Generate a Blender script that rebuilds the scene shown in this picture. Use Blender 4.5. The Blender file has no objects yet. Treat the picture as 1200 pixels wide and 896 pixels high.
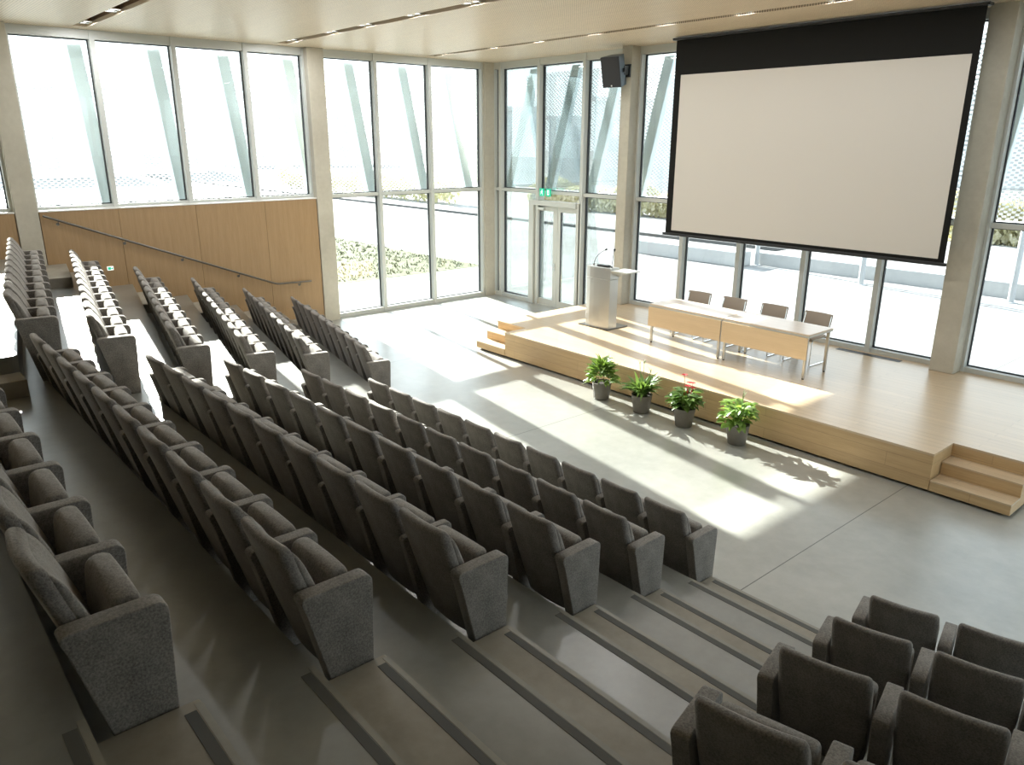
import bpy, bmesh, math, random
from mathutils import Vector, Matrix
random.seed(7)
S = bpy.context.scene
COL = S.collection
PI = math.pi

# ------------------------------------------------------------------ materials
def new_mat(name):
    m = bpy.data.materials.new(name); m.use_nodes = True
    nt = m.node_tree
    b = nt.nodes.get('Principled BSDF')
    return m, nt, b, nt.nodes['Material Output']

def N(nt, typ, **kw):
    n = nt.nodes.new(typ)
    for k, v in kw.items():
        if k in n.inputs: n.inputs[k].default_value = v
        else: setattr(n, k, v)
    return n

def L(nt, a, b): nt.links.new(a, b)

def coords(nt, scale=(1, 1, 1), rot=(0, 0, 0)):
    tc = nt.nodes.new('ShaderNodeTexCoord')
    mp = nt.nodes.new('ShaderNodeMapping')
    mp.inputs['Scale'].default_value = scale
    mp.inputs['Rotation'].default_value = rot
    L(nt, tc.outputs['Object'], mp.inputs['Vector'])
    return mp.outputs['Vector']

def ramp(nt, fac, stops):
    r = nt.nodes.new('ShaderNodeValToRGB')
    el = r.color_ramp.elements
    while len(el) < len(stops): el.new(0.5)
    for e, (p, c) in zip(el, stops):
        e.position = p; e.color = (*c, 1) if len(c) == 3 else c
    L(nt, fac, r.inputs['Fac'])
    return r.outputs['Color']

def bump(nt, b, height, strength=0.2, dist=0.01):
    n = nt.nodes.new('ShaderNodeBump')
    n.inputs['Strength'].default_value = strength
    n.inputs['Distance'].default_value = dist
    L(nt, height, n.inputs['Height']); L(nt, n.outputs['Normal'], b.inputs['Normal'])

def plain(name, col, rough=0.5, metal=0.0, spec=0.5, emit=None):
    m, nt, b, o = new_mat(name)
    b.inputs['Base Color'].default_value = (*col, 1)
    b.inputs['Roughness'].default_value = rough
    b.inputs['Metallic'].default_value = metal
    b.inputs['Specular IOR Level'].default_value = spec
    nz = N(nt, 'ShaderNodeTexNoise', Scale=9.0, Detail=3.0)
    L(nt, coords(nt), nz.inputs['Vector'])
    mr = N(nt, 'ShaderNodeMapRange')
    mr.inputs['To Min'].default_value = max(0.02, rough - 0.05); mr.inputs['To Max'].default_value = min(1, rough + 0.05)
    L(nt, nz.outputs['Fac'], mr.inputs['Value']); L(nt, mr.outputs['Result'], b.inputs['Roughness'])
    if emit:
        b.inputs['Emission Color'].default_value = (*emit[0], 1); b.inputs['Emission Strength'].default_value = emit[1]
    return m

def concrete(name, c1, c2, rlo, rhi, scale=0.6, joints=False, spec=0.5, bumpy=0.05):
    m, nt, b, o = new_mat(name)
    v = coords(nt)
    n1 = N(nt, 'ShaderNodeTexNoise', Scale=scale, Detail=6.0, Roughness=0.6); L(nt, v, n1.inputs['Vector'])
    n2 = N(nt, 'ShaderNodeTexNoise', Scale=scale * 9, Detail=5.0, Roughness=0.65); L(nt, v, n2.inputs['Vector'])
    mx = N(nt, 'ShaderNodeMix', data_type='FLOAT'); mx.inputs[0].default_value = 0.35
    L(nt, n1.outputs['Fac'], mx.inputs[2]); L(nt, n2.outputs['Fac'], mx.inputs[3])
    col = ramp(nt, mx.outputs[0], [(0.32, c1), (0.68, c2)])
    if joints:
        sx = nt.nodes.new('ShaderNodeSeparateXYZ'); L(nt, v, sx.inputs[0])
        a = N(nt, 'ShaderNodeMath', operation='ADD'); a.inputs[1].default_value = 3.53 + 4.57 * 20 + 2.285; L(nt, sx.outputs['X'], a.inputs[0])
        md = N(nt, 'ShaderNodeMath', operation='MODULO'); md.inputs[1].default_value = 4.57; L(nt, a.outputs[0], md.inputs[0])
        sb = N(nt, 'ShaderNodeMath', operation='SUBTRACT'); sb.inputs[1].default_value = 2.285; L(nt, md.outputs[0], sb.inputs[0])
        ab = N(nt, 'ShaderNodeMath', operation='ABSOLUTE'); L(nt, sb.outputs[0], ab.inputs[0])
        lt = N(nt, 'ShaderNodeMath', operation='LESS_THAN'); lt.inputs[1].default_value = 0.006; L(nt, ab.outputs[0], lt.inputs[0])
        mj = N(nt, 'ShaderNodeMix', data_type='RGBA'); L(nt, lt.outputs[0], mj.inputs[0]); L(nt, col, mj.inputs[6]); mj.inputs[7].default_value = (.05, .05, .045, 1)
        col = mj.outputs[2]
    L(nt, col, b.inputs['Base Color'])
    mr = N(nt, 'ShaderNodeMapRange'); mr.inputs['From Min'].default_value = .3; mr.inputs['From Max'].default_value = .7
    mr.inputs['To Min'].default_value = rlo; mr.inputs['To Max'].default_value = rhi
    b.inputs['Coat Weight'].default_value = .8 if bumpy <= .05 else 0.0; b.inputs['Coat Roughness'].default_value = .28
    n4 = N(nt, 'ShaderNodeTexNoise', Scale=scale * 1.7, Detail=1.5); L(nt, v, n4.inputs['Vector'])
    L(nt, n4.outputs['Fac'], mr.inputs['Value']); L(nt, mr.outputs['Result'], b.inputs['Roughness'])
    b.inputs['Specular IOR Level'].default_value = spec
    if bumpy > .05: bump(nt, b, n2.outputs['Fac'], bumpy, 0.004)
    return m

def wood(name, c1, c2, grain='X', plank=None, faces='XY', rough=(.3, .45), gap=(.25, .16, .08), spec=0.45, dots=False):
    """grain axis X/Y/Z; plank=(length,width) lays boards in the FACES plane"""
    m, nt, b, o = new_mat(name)
    sc = {'X': (.35, 7, 7), 'Y': (7, .35, 7), 'Z': (7, 7, .35)}[grain]
    v = coords(nt, sc)
    n1 = N(nt, 'ShaderNodeTexNoise', Scale=2.2, Detail=6.0, Roughness=0.6, Distortion=0.3); L(nt, v, n1.inputs['Vector'])
    v2 = coords(nt, tuple(5 * s for s in sc))
    n2 = N(nt, 'ShaderNodeTexNoise', Scale=3.0, Detail=4.0); L(nt, v2, n2.inputs['Vector'])
    mx = N(nt, 'ShaderNodeMix', data_type='FLOAT'); mx.inputs[0].default_value = 0.4
    L(nt, n1.outputs['Fac'], mx.inputs[2]); L(nt, n2.outputs['Fac'], mx.inputs[3])
    col = ramp(nt, mx.outputs[0], [(0.3, c1), (0.7, c2)])
    if plank:
        rot = {'XY': (0, 0, 0), 'XZ': (PI / 2, 0, 0)}[faces]
        pv = coords(nt, (1, 1, 1), rot)
        br = nt.nodes.new('ShaderNodeTexBrick')
        br.offset = 0.37
        br.inputs['Scale'].default_value = 1.0
        br.inputs['Brick Width'].default_value = plank[0]; br.inputs['Row Height'].default_value = plank[1]
        br.inputs['Mortar Size'].default_value = 0.0022
        br.inputs['Color1'].default_value = (.90, .90, .90, 1); br.inputs['Color2'].default_value = (1.0, 1.0, 1.0, 1); br.inputs['Mortar'].default_value = (.45, .42, .38, 1)
        L(nt, pv, br.inputs['Vector'])
        mm = N(nt, 'ShaderNodeMix', data_type='RGBA', blend_type='MULTIPLY'); mm.inputs[0].default_value = 0.75
        L(nt, col, mm.inputs[6]); L(nt, br.outputs['Color'], mm.inputs[7]); col = mm.outputs[2]
    if dots:
        pv = coords(nt, (1, 1, 1))
        sx = nt.nodes.new('ShaderNodeSeparateXYZ'); L(nt, pv, sx.inputs[0])
        ss = []
        for ax in ('X', 'Y'):
            mu = N(nt, 'ShaderNodeMath', operation='MULTIPLY'); mu.inputs[1].default_value = 2 * PI / 0.045; L(nt, sx.outputs[ax], mu.inputs[0])
            si = N(nt, 'ShaderNodeMath', operation='SINE'); L(nt, mu.outputs[0], si.inputs[0]); ss.append(si)
        ad = N(nt, 'ShaderNodeMath', operation='ADD'); L(nt, ss[0].outputs[0], ad.inputs[0]); L(nt, ss[1].outputs[0], ad.inputs[1])
        gt = N(nt, 'ShaderNodeMath', operation='GREATER_THAN'); gt.inputs[1].default_value = 1.35; L(nt, ad.outputs[0], gt.inputs[0])
        mm = N(nt, 'ShaderNodeMix', data_type='RGBA'); L(nt, gt.outputs[0], mm.inputs[0]); L(nt, col, mm.inputs[6]); mm.inputs[7].default_value = (.2, .15, .1, 1)
        col = mm.outputs[2]
    L(nt, col, b.inputs['Base Color'])
    mr = N(nt, 'ShaderNodeMapRange'); mr.inputs['To Min'].default_value = rough[0]; mr.inputs['To Max'].default_value = rough[1]
    L(nt, n1.outputs['Fac'], mr.inputs['Value']); L(nt, mr.outputs['Result'], b.inputs['Roughness'])
    b.inputs['Specular IOR Level'].default_value = spec
    bump(nt, b, n2.outputs['Fac'], 0.06, 0.002)
    return m

def fabric(name, c1, c2):
    m, nt, b, o = new_mat(name)
    v = coords(nt)
    n1 = N(nt, 'ShaderNodeTexNoise', Scale=105.0, Detail=3.0, Roughness=0.7); L(nt, v, n1.inputs['Vector'])
    n3 = N(nt, 'ShaderNodeTexNoise', Scale=7.0, Detail=3.0); L(nt, v, n3.inputs['Vector'])
    mx = N(nt, 'ShaderNodeMix', data_type='FLOAT'); mx.inputs[0].default_value = 0.3
    L(nt, n1.outputs['Fac'], mx.inputs[2]); L(nt, n3.outputs['Fac'], mx.inputs[3])
    col = ramp(nt, mx.outputs[0], [(0.35, c1), (0.65, c2)])
    L(nt, col, b.inputs['Base Color'])
    b.inputs['Roughness'].default_value = 0.92; b.inputs['Specular IOR Level'].default_value = 0.2
    b.inputs['Sheen Weight'].default_value = 0.35; b.inputs['Sheen Roughness'].default_value = 0.45
    b.inputs['Sheen Tint'].default_value = (.9, .86, .8, 1)
    bump(nt, b, n1.outputs['Fac'], 0.35, 0.003)
    return m

def glass_mat():
    m = bpy.data.materials.new('clear window glass'); m.use_nodes = True
    nt = m.node_tree; nt.nodes.clear()
    o = nt.nodes.new('ShaderNodeOutputMaterial')
    t = N(nt, 'ShaderNodeBsdfTransparent'); t.inputs[0].default_value = (.95, .975, .965, 1)
    g = N(nt, 'ShaderNodeBsdfGlossy'); g.inputs['Roughness'].default_value = 0.0; g.inputs['Color'].default_value = (.9, .95, .95, 1)
    fr = N(nt, 'ShaderNodeFresnel', IOR=1.45)
    mu = N(nt, 'ShaderNodeMath', operation='MULTIPLY'); mu.inputs[1].default_value = 0.8; L(nt, fr.outputs[0], mu.inputs[0])
    mx = nt.nodes.new('ShaderNodeMixShader')
    L(nt, mu.outputs[0], mx.inputs[0]); L(nt, t.outputs[0], mx.inputs[1]); L(nt, g.outputs[0], mx.inputs[2]); L(nt, mx.outputs[0], o.inputs['Surface'])
    return m

def mesh_screen_mat():
    """perforated white metal mesh: real holes as transparency, in the panel's own coordinates"""
    m = bpy.data.materials.new('perforated white metal mesh'); m.use_nodes = True
    nt = m.node_tree; nt.nodes.clear()
    o = nt.nodes.new('ShaderNodeOutputMaterial')
    v = coords(nt)
    sx = nt.nodes.new('ShaderNodeSeparateXYZ'); L(nt, v, sx.inputs[0])
    outs = []
    for ax, per in (('X', .12), ('Y', .08)):
        mu = N(nt, 'ShaderNodeMath', operation='MULTIPLY'); mu.inputs[1].default_value = 2 * PI / per; L(nt, sx.outputs[ax], mu.inputs[0])
        si = N(nt, 'ShaderNodeMath', operation='COSINE'); L(nt, mu.outputs[0], si.inputs[0]); outs.append(si.outputs[0])
    pr = N(nt, 'ShaderNodeMath', operation='MULTIPLY'); L(nt, outs[0], pr.inputs[0]); L(nt, outs[1], pr.inputs[1])
    gt = N(nt, 'ShaderNodeMath', operation='GREATER_THAN'); gt.inputs[1].default_value = 0.04; L(nt, pr.outputs[0], gt.inputs[0])
    d = N(nt, 'ShaderNodeBsdfDiffuse'); d.inputs['Color'].default_value = (.55, .57, .58, 1)
    tl = N(nt, 'ShaderNodeBsdfTranslucent'); tl.inputs['Color'].default_value = (.42, .43, .44, 1)
    m1 = nt.nodes.new('ShaderNodeMixShader'); m1.inputs[0].default_value = .45; L(nt, d.outputs[0], m1.inputs[1]); L(nt, tl.outputs[0], m1.inputs[2])
    t = N(nt, 'ShaderNodeBsdfTransparent'); t.inputs[0].default_value = (1, 1, 1, 1)
    mx = nt.nodes.new('ShaderNodeMixShader')
    L(nt, gt.outputs[0], mx.inputs[0]); L(nt, t.outputs[0], mx.inputs[1]); L(nt, m1.outputs[0], mx.inputs[2]); L(nt, mx.outputs[0], o.inputs['Surface'])
    return m

def leaf_mat(name, c1, c2):
    m, nt, b, o = new_mat(name)
    n1 = N(nt, 'ShaderNodeTexNoise', Scale=14.0, Detail=2.0); L(nt, coords(nt), n1.inputs['Vector'])
    L(nt, ramp(nt, n1.outputs['Fac'], [(.35, c1), (.65, c2)]), b.inputs['Base Color'])
    b.inputs['Roughness'].default_value = .35
    tl = N(nt, 'ShaderNodeBsdfTranslucent'); tl.inputs['Color'].default_value = (c2[0] * 1.6, c2[1] * 1.6, c2[2], 1)
    mx = nt.nodes.new('ShaderNodeMixShader'); mx.inputs[0].default_value = .3
    L(nt, b.outputs[0], mx.inputs[1]); L(nt, tl.outputs[0], mx.inputs[2]); L(nt, mx.outputs[0], o.inputs['Surface'])
    return m

def paving_mat(name, c1, c2, bw, rh):
    m, nt, b, o = new_mat(name)
    br = nt.nodes.new('ShaderNodeTexBrick'); br.offset = 0.0
    br.inputs['Scale'].default_value = 1; br.inputs['Brick Width'].default_value = bw; br.inputs['Row Height'].default_value = rh
    br.inputs['Mortar Size'].default_value = .022
    br.inputs['Color1'].default_value = (*c1, 1); br.inputs['Color2'].default_value = (*c2, 1); br.inputs['Mortar'].default_value = (.085, .085, .085, 1)
    L(nt, coords(nt, (1, 1, 1), (0, 0, .0)), br.inputs['Vector'])
    L(nt, br.outputs['Color'], b.inputs['Base Color']); b.inputs['Roughness'].default_value = .85
    return m

M = {}
M['floor'] = concrete('polished concrete floor', (.25, .252, .225), (.405, .402, .365), .29, .38, .55, joints=True, spec=.6)
M['tier'] = concrete('trowelled concrete', (.15, .152, .135), (.25, .25, .225), .29, .40, .8, spec=.5)
M['step'] = concrete('worn concrete steps', (.24, .215, .17), (.36, .33, .27), .4, .6, 1.2, spec=.35, bumpy=.06)
M['column'] = concrete('fair faced concrete', (.44, .41, .335), (.56, .53, .445), .6, .8, 1.3, spec=.3, bumpy=.12)
M['strip'] = plain('dark ribbed nosing strip', (.085, .085, .075), .7)
M['edge'] = concrete('pale ground step edge', (.23, .22, .185), (.31, .295, .25), .35, .5, 1.5, bumpy=.06)
M['deck'] = wood('oiled oak boards', (.52, .385, .235), (.64, .50, .34), 'X', (2.2, .14), 'XY', (.29, .36), spec=.55)
M['fascia'] = wood('oak fascia boards', (.47, .31, .15), (.62, .435, .23), 'X', (2.8, .19), 'XZ', (.4, .5))
M['wallwood'] = wood('oak veneer wall panel', (.31, .195, .092), (.41, .27, .138), 'Z', None, rough=(.4, .5))
M['rail'] = plain('dark stainless handrail', (.17, .16, .14), .34, .85)
M['ceilwood'] = wood('pale birch ceiling panel', (.68, .545, .385), (.82, .69, .52), 'X', None, rough=(.35, .5), dots=True)
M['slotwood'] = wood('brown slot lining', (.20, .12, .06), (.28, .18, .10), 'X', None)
M['desk'] = wood('pale beech desk panel', (.60, .465, .30), (.70, .555, .38), 'X', None, rough=(.35, .45))
M['desktop'] = wood('wood desk top with painted glare', (.60, .50, .40), (.70, .60, .50), 'X', None, rough=(.29, .34))  # glare on the wood is put into this whitish colour
M['fabric'] = fabric('taupe wool upholstery', (.115, .104, .093), (.31, .288, .26))
M['shell'] = fabric('taupe wool back upholstery', (.108, .097, .087), (.29, .268, .242))
M['alu'] = plain('satin aluminium', (.62, .64, .61), .38, .25)
M['frame'] = plain('silver grey window frame', (.56, .58, .55), .42, .0)
M['gasket'] = plain('black rubber gasket', (.025, .03, .035), .6)
M['steel'] = plain('brushed steel', (.56, .56, .54), .36, .85)
M['chrome'] = plain('polished chrome', (.75, .75, .74), .12, 1.0)
M['black'] = plain('matt black fabric', (.012, .012, .011), .9, 0, .2)
M['blackp'] = plain('black plastic', (.018, .019, .02), .45)
M['grill'] = plain('black speaker grille', (.022, .022, .024), .65)
M['bluegrey'] = plain('blue grey speaker cabinet', (.10, .14, .18), .4)
M['screen'] = plain('warm white projection cloth', (.64, .61, .56), .95, 0, .1)
M['vent'] = plain('dark metal floor grille', (.12, .12, .12), .45, .4)
M['plinth'] = plain('black recessed plinth', (.012, .012, .012), .8)
M['chairback'] = plain('taupe leather', (.30, .25, .20), .5)
M['lens'] = plain('lamp lens with added glow', (.8, .8, .8), .3, emit=((1, .98, .95), 2.0))  # glow added to spots that would otherwise look unlit
M['white'] = plain('white paint', (.80, .80, .77), .5)
M['glass'] = glass_mat()
M['mesh'] = mesh_screen_mat()
M['strut'] = plain('pale grey painted steel strut', (.80, .90, .94), .5)
M['green'] = plain('exit sign green', (.0, .30, .16), .5, emit=((.0, .42, .24), .5))
M['signwhite'] = plain('exit sign white', (.85, .9, .87), .5, emit=((.85, .95, .9), .5))
M['pot'] = concrete('grey brown glazed pot', (.15, .133, .108), (.215, .195, .165), .45, .6, 6, spec=.4, bumpy=.06)
M['soil'] = plain('potting soil', (.03, .02, .013), .95)
M['leaf'] = leaf_mat('bright green leaf', (.075, .155, .028), (.20, .30, .075))
M['leaf2'] = leaf_mat('deep green leaf', (.055, .12, .025), (.14, .225, .06))
M['red'] = plain('red petal', (.55, .02, .03), .5)
M['bloom'] = plain('cream flower spathe', (.75, .80, .55), .5)
M['stem'] = plain('green stem', (.12, .22, .05), .5)
M['pave'] = paving_mat('pale plaza paving', (.20, .20, .197), (.22, .22, .216), 1.2, 2.4)
M['grass'] = concrete('dry verge grass', (.060, .070, .030), (.115, .115, .072), .9, .95, 2.0, spec=.1, bumpy=.06)
M['kerb'] = plain('grey kerb stone', (.075, .075, .075), .8)
M['outwall'] = concrete('white cast concrete', (.36, .37, .37), (.44, .445, .445), .7, .8, .8, spec=.2, bumpy=.06)
M['outgrey'] = plain('hazy grey render', (.72, .75, .76), .9)  # distance haze is put into the wall colour
M['outgrey2'] = plain('hazy pale render', (.80, .82, .83), .9)  # paler tone, again with the haze in the colour
M['outwin'] = plain('distant glazing', (.62, .66, .68), .5)
M['pole'] = plain('white painted post', (.36, .375, .385), .5)
M['hedge'] = leaf_mat('dry beige hedge leaf', (.32, .30, .20), (.55, .52, .40))

# ------------------------------------------------------------------ mesh helpers
def link(name, bm, mat, parent=None, smooth=False, loc=None, bevel=0.0, seg=2):
    if bevel:
        bmesh.ops.remove_doubles(bm, verts=bm.verts, dist=1e-6)
        ed = [e for e in bm.edges if len(e.link_faces) == 2 and e.calc_face_angle(0) > 0.5]
        bmesh.ops.bevel(bm, geom=ed, offset=bevel, segments=seg, affect='EDGES', profile=0.6, clamp_overlap=True)
    bmesh.ops.recalc_face_normals(bm, faces=bm.faces)
    me = bpy.data.meshes.new(name); bm.to_mesh(me); bm.free()
    for p in me.polygons: p.use_smooth = smooth
    me.materials.append(mat)
    o = bpy.data.objects.new(name, me); COL.objects.link(o)
    if parent is not None: o.parent = parent
    if loc: o.location = loc
    return o

def smooth_angle(o, ang=0.7):
    me = o.data
    for p in me.polygons: p.use_smooth = True
    bm = bmesh.new(); bm.from_mesh(me)
    for e in bm.edges:
        e.smooth = not (len(e.link_faces) == 2 and e.calc_face_angle(0) > ang)
    bm.to_mesh(me); bm.free()
    return o

def box(bm, lo, hi, mtx=None):
    vs = []
    for z in (lo[2], hi[2]):
        for x, y in ((lo[0], lo[1]), (hi[0], lo[1]), (hi[0], hi[1]), (lo[0], hi[1])):
            v = Vector((x, y, z)); vs.append(bm.verts.new(mtx @ v if mtx else v))
    for f in ((3, 2, 1, 0), (4, 5, 6, 7), (0, 1, 5, 4), (1, 2, 6, 5), (2, 3, 7, 6), (3, 0, 4, 7)):
        bm.faces.new([vs[i] for i in f])
    return bm

def B(*boxes):
    bm = bmesh.new()
    for lo, hi in boxes: box(bm, lo, hi)
    return bm

def prism(bm, poly, z0, z1):
    a = [bm.verts.new((x, y, z0)) for x, y in poly]; b = [bm.verts.new((x, y, z1)) for x, y in poly]
    n = len(poly)
    bm.faces.new(a[::-1]); bm.faces.new(b)
    for i in range(n): bm.faces.new((a[i], a[(i + 1) % n], b[(i + 1) % n], b[i]))
    return bm

def extrude_yz(bm, poly, x0, x1):
    a = [bm.verts.new((x0, y, z)) for y, z in poly]; b = [bm.verts.new((x1, y, z)) for y, z in poly]
    n = len(poly)
    bm.faces.new(a); bm.faces.new(b[::-1])
    for i in range(n): bm.faces.new((a[(i + 1) % n], a[i], b[i], b[(i + 1) % n]))
    return bm

def loft(bm, rings, cap=True):
    R = [[bm.verts.new(p) for p in r] for r in rings]
    n = len(R[0])
    for a, b in zip(R, R[1:]):
        for i in range(n): bm.faces.new((a[i], a[(i + 1) % n], b[(i + 1) % n], b[i]))
    if cap:
        bm.faces.new(R[0][::-1]); bm.faces.new(R[-1])
    return bm

def tube(bm, pts, r, n=10, cap=True):
    pts = [Vector(p) for p in pts]; rings = []
    up = None
    for i, p in enumerate(pts):
        d = ((pts[min(i + 1, len(pts) - 1)] - p).normalized() + (p - pts[max(i - 1, 0)]).normalized())
        d.normalize()
        if up is None:
            up = Vector((0, 0, 1)) if abs(d.z) < .9 else Vector((1, 0, 0))
        a = d.cross(up).normalized(); b = a.cross(d).normalized(); up = b
        rr = r[i] if isinstance(r, (list, tuple)) else r
        rings.append([p + a * (rr * math.cos(2 * PI * k / n)) + b * (rr * math.sin(2 * PI * k / n)) for k in range(n)])
    return loft(bm, rings, cap)

def lathe(bm, prof, n=28, c=(0, 0, 0)):
    rings = [[(c[0] + r * math.cos(2 * PI * k / n), c[1] + r * math.sin(2 * PI * k / n), c[2] + z) for k in range(n)] for r, z in prof]
    return loft(bm, rings)

def fillet(poly, rads, seg=4):
    """round the corners of a 2-D polygon"""
    out = []; n = len(poly)
    for i in range(n):
        p = Vector(poly[i]); a = Vector(poly[i - 1]); b = Vector(poly[(i + 1) % n]); r = rads[i]
        if r <= 0: out.append(tuple(p)); continue
        da = (a - p).normalized(); db = (b - p).normalized()
        ang = da.angle(db); t = r / math.tan(ang / 2)
        p0 = p + da * t; p1 = p + db * t
        for k in range(seg + 1):
            s = k / seg
            out.append(tuple((1 - s) ** 2 * p0 + 2 * s * (1 - s) * p + s * s * p1))
    return out

def empty(name, loc=(0, 0, 0), rz=0.0):
    o = bpy.data.objects.new(name, None); COL.objects.link(o)
    o.location = loc; o.rotation_euler = (0, 0, rz); o.empty_display_size = .1
    return o

def tag(o, label=None, cat=None, group=None, kind=None):
    if label: o['label'] = label
    if cat: o['category'] = cat
    if group: o['group'] = group
    if kind: o['kind'] = kind
    return o

def copy_tree(o, parent=None):
    c = o.copy(); COL.objects.link(c)
    if parent is not None: c.parent = parent
    for ch in list(o.children): copy_tree(ch, c)
    return c

# ------------------------------------------------------------------ camera
CAM = Vector((0, 0, 4.2))
FPX, PITCH, YAW, ROLL = 901.0958, 0.305158838, -0.861613789, 0.00259251
fw = Vector((math.sin(YAW) * math.cos(PITCH), math.cos(YAW) * math.cos(PITCH), -math.sin(PITCH)))
rt0 = Vector((math.cos(YAW), -math.sin(YAW), 0)); up0 = rt0.cross(fw)
rt = math.cos(ROLL) * rt0 + math.sin(ROLL) * up0; upv = -math.sin(ROLL) * rt0 + math.cos(ROLL) * up0
cd = bpy.data.cameras.new('camera'); cam = bpy.data.objects.new('camera', cd); COL.objects.link(cam)
cam.matrix_world = Matrix(((rt.x, upv.x, -fw.x, CAM.x), (rt.y, upv.y, -fw.y, CAM.y), (rt.z, upv.z, -fw.z, CAM.z), (0, 0, 0, 1)))
cd.sensor_width = 36; cd.sensor_fit = 'HORIZONTAL'; cd.lens = FPX / 1200 * 36; cd.clip_start = .05; cd.clip_end = 600
S.camera = cam

def proj(p):
    d = Vector(p) - CAM; z = d.dot(fw)
    if z <= .1: return None
    return 600 + FPX * d.dot(rt) / z, 448 - FPX * d.dot(upv) / z

def in_frame(pts, pad=0):
    q = [proj(p) for p in pts]
    q = [p for p in q if p]
    if not q: return False
    xs = [p[0] for p in q]; ys = [p[1] for p in q]
    return max(xs) > -pad and min(xs) < 1200 + pad and max(ys) > -pad and min(ys) < 896 + pad

# ------------------------------------------------------------------ room constants
XL, YB, ZC = -17.05, 13.93, 6.13        # glass planes, ceiling
XW = -16.75                             # face of the timber wall
r = 0.35                                # rise of a seating tier
YR = lambda k: 5.31 - 0.995 * k         # riser line in front of the middle block's tread k+1

def struct(name, bm, m, parent=None, **kw):
    o = link(name, bm, m, parent, **kw)
    if parent is None: o['kind'] = 'structure'
    return o

# ------------------------------------------------------------------ floor and terraces
struct('floor', B(((-17.3, -5, -.25), (5, 14.1, 0))), M['floor'])

# left block: riser line k passes through P[k] with slope
LROW = [  # first seat back left corner, angle, pitch, seats
    ((-15.80, 7.20), -11.8, .562, 9), ((-15.60, 6.08), -12.3, .545, 9), ((-15.45, 5.02), -12.2, .545, 10),
    ((-15.25, 3.96), -11.3, .566, 10), ((-15.62, 3.04), -10.2, .585, 11), ((-14.94, 2.06), -9.0, .587, 10)]
SEAM = [-9.56, -9.50, -9.42, -8.86, -9.16, -9.0, -9.0, -9.0]
def lriser(k):
    """points of the left block's riser line behind row k, from wall to seam"""
    (x0, y0), a, p, n = LROW[k]; a = math.radians(a)
    y0 -= .03
    yw = y0 + math.tan(a) * (XW - x0)
    xe = x0 + math.cos(a) * p * n + .12
    ye = y0 + math.tan(a) * (xe - x0)
    return [(XW, yw), (xe, ye)], (xe, ye)
bmL = bmesh.new()
for k in range(6):
    pts, (xe, ye) = lriser(k)
    xs = SEAM[k] if k < 5 else -9.0
    ysm = max(YR(k), ye - .06)
    front = pts + [(xs, ysm)]
    poly = front + [(xs, -5), (XW, -5)]
    if k < 5:
        nx = SEAM[k + 1]
    prism(bmL, poly[::-1], k * r if k else -.02, (k + 1) * r)
terr_left = struct('floor_terrace_left', bmL, M['tier'])

bmM = bmesh.new()
ARX = lambda k: -3.72 + .155 * k      # aisle side of the middle block
RRX = lambda k: -2.20 + .175 * k      # aisle side of the right block
TANR = math.tan(math.radians(13))
for k in range(6):
    xs = SEAM[k]
    poly = [(xs, YR(k)), (RRX(k) - .15, YR(k)), (5, YR(k) + TANR * (5 - RRX(k) + .15)), (5, -5), (xs, -5)]
    prism(bmM, poly[::-1], k * r if k else -.02, (k + 1) * r)
terr_mid = struct('floor_terrace_middle', bmM, M['tier'])

# half steps of the right hand stair, nosing strips
stair = empty('trim_1'); stair['kind'] = 'structure'
HB = bmesh.new(); SB = bmesh.new(); EB = bmesh.new()
for k in range(6):
    x0, x1 = ARX(k) + .005, RRX(k) - .10
    y = YR(k)
    box(HB, (x0, y - .02, k * r - .02), (x1, y + .43, (k + .5) * r))
    for yy, zz, a, b in ((y, (k + 1) * r, x0 + .10, x1 + .12), (y + .43, (k + .5) * r, x0 + .07, x1 - .02)):
        box(SB, (a, yy - .085, zz - .004), (b, yy - .035, zz + .0025))
        box(EB, (a - .04, yy - .030, zz - .004), (b, yy + .002, zz + .0015))
link('stair_step', HB, M['step'], stair, bevel=.006, seg=1)
link('nosing_strip', SB, M['strip'], stair)
link('step_edge', EB, M['edge'], stair)
# half steps of the stair between left and middle block, and along the timber wall
stair2 = empty('trim_2'); stair2['kind'] = 'structure'
HB = bmesh.new(); SB = bmesh.new()
for k in range(6):
    pts, (xe, ye) = lriser(k)
    a = math.radians(LROW[k][1])
    # beside the inner end panel, wedge to the seam
    xs = SEAM[max(k, 0)] - .02
    if xs - xe > .12:
        prism(HB, [(xe - .02, ye - .02), (xs, ye - .05), (xs, ye + .38), (xe + .09, ye + .42)], k * r - .02, (k + .5) * r)
    x0, y0 = LROW[k][0]
    xa = x0 - .14
    ya = y0 - .03 + math.tan(a) * (xa - x0); yw = pts[0][1]
    ex = .36 if k == 5 else 0
    prism(HB, [(XW, yw - .02), (xa, ya - .02), (xa + .09, ya + .42 + ex), (XW, yw + .43 + ex)], k * r - .02, (k + .5) * r)
box(HB, (-9.02, .70, 5 * r - .02), (-8.66, 1.09, 5.5 * r))
link('stair_step', HB, M['step'], stair2, bevel=.006, seg=1)

# ------------------------------------------------------------------ walls without windows
struct('wall_rear', B(((-17.3, -5.2, 0), (5.2, -5, ZC + .3))), M['column'])
struct('wall_right', B(((5, -5.2, 0), (5.2, 4.5, ZC + .3))), M['column'])

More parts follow.
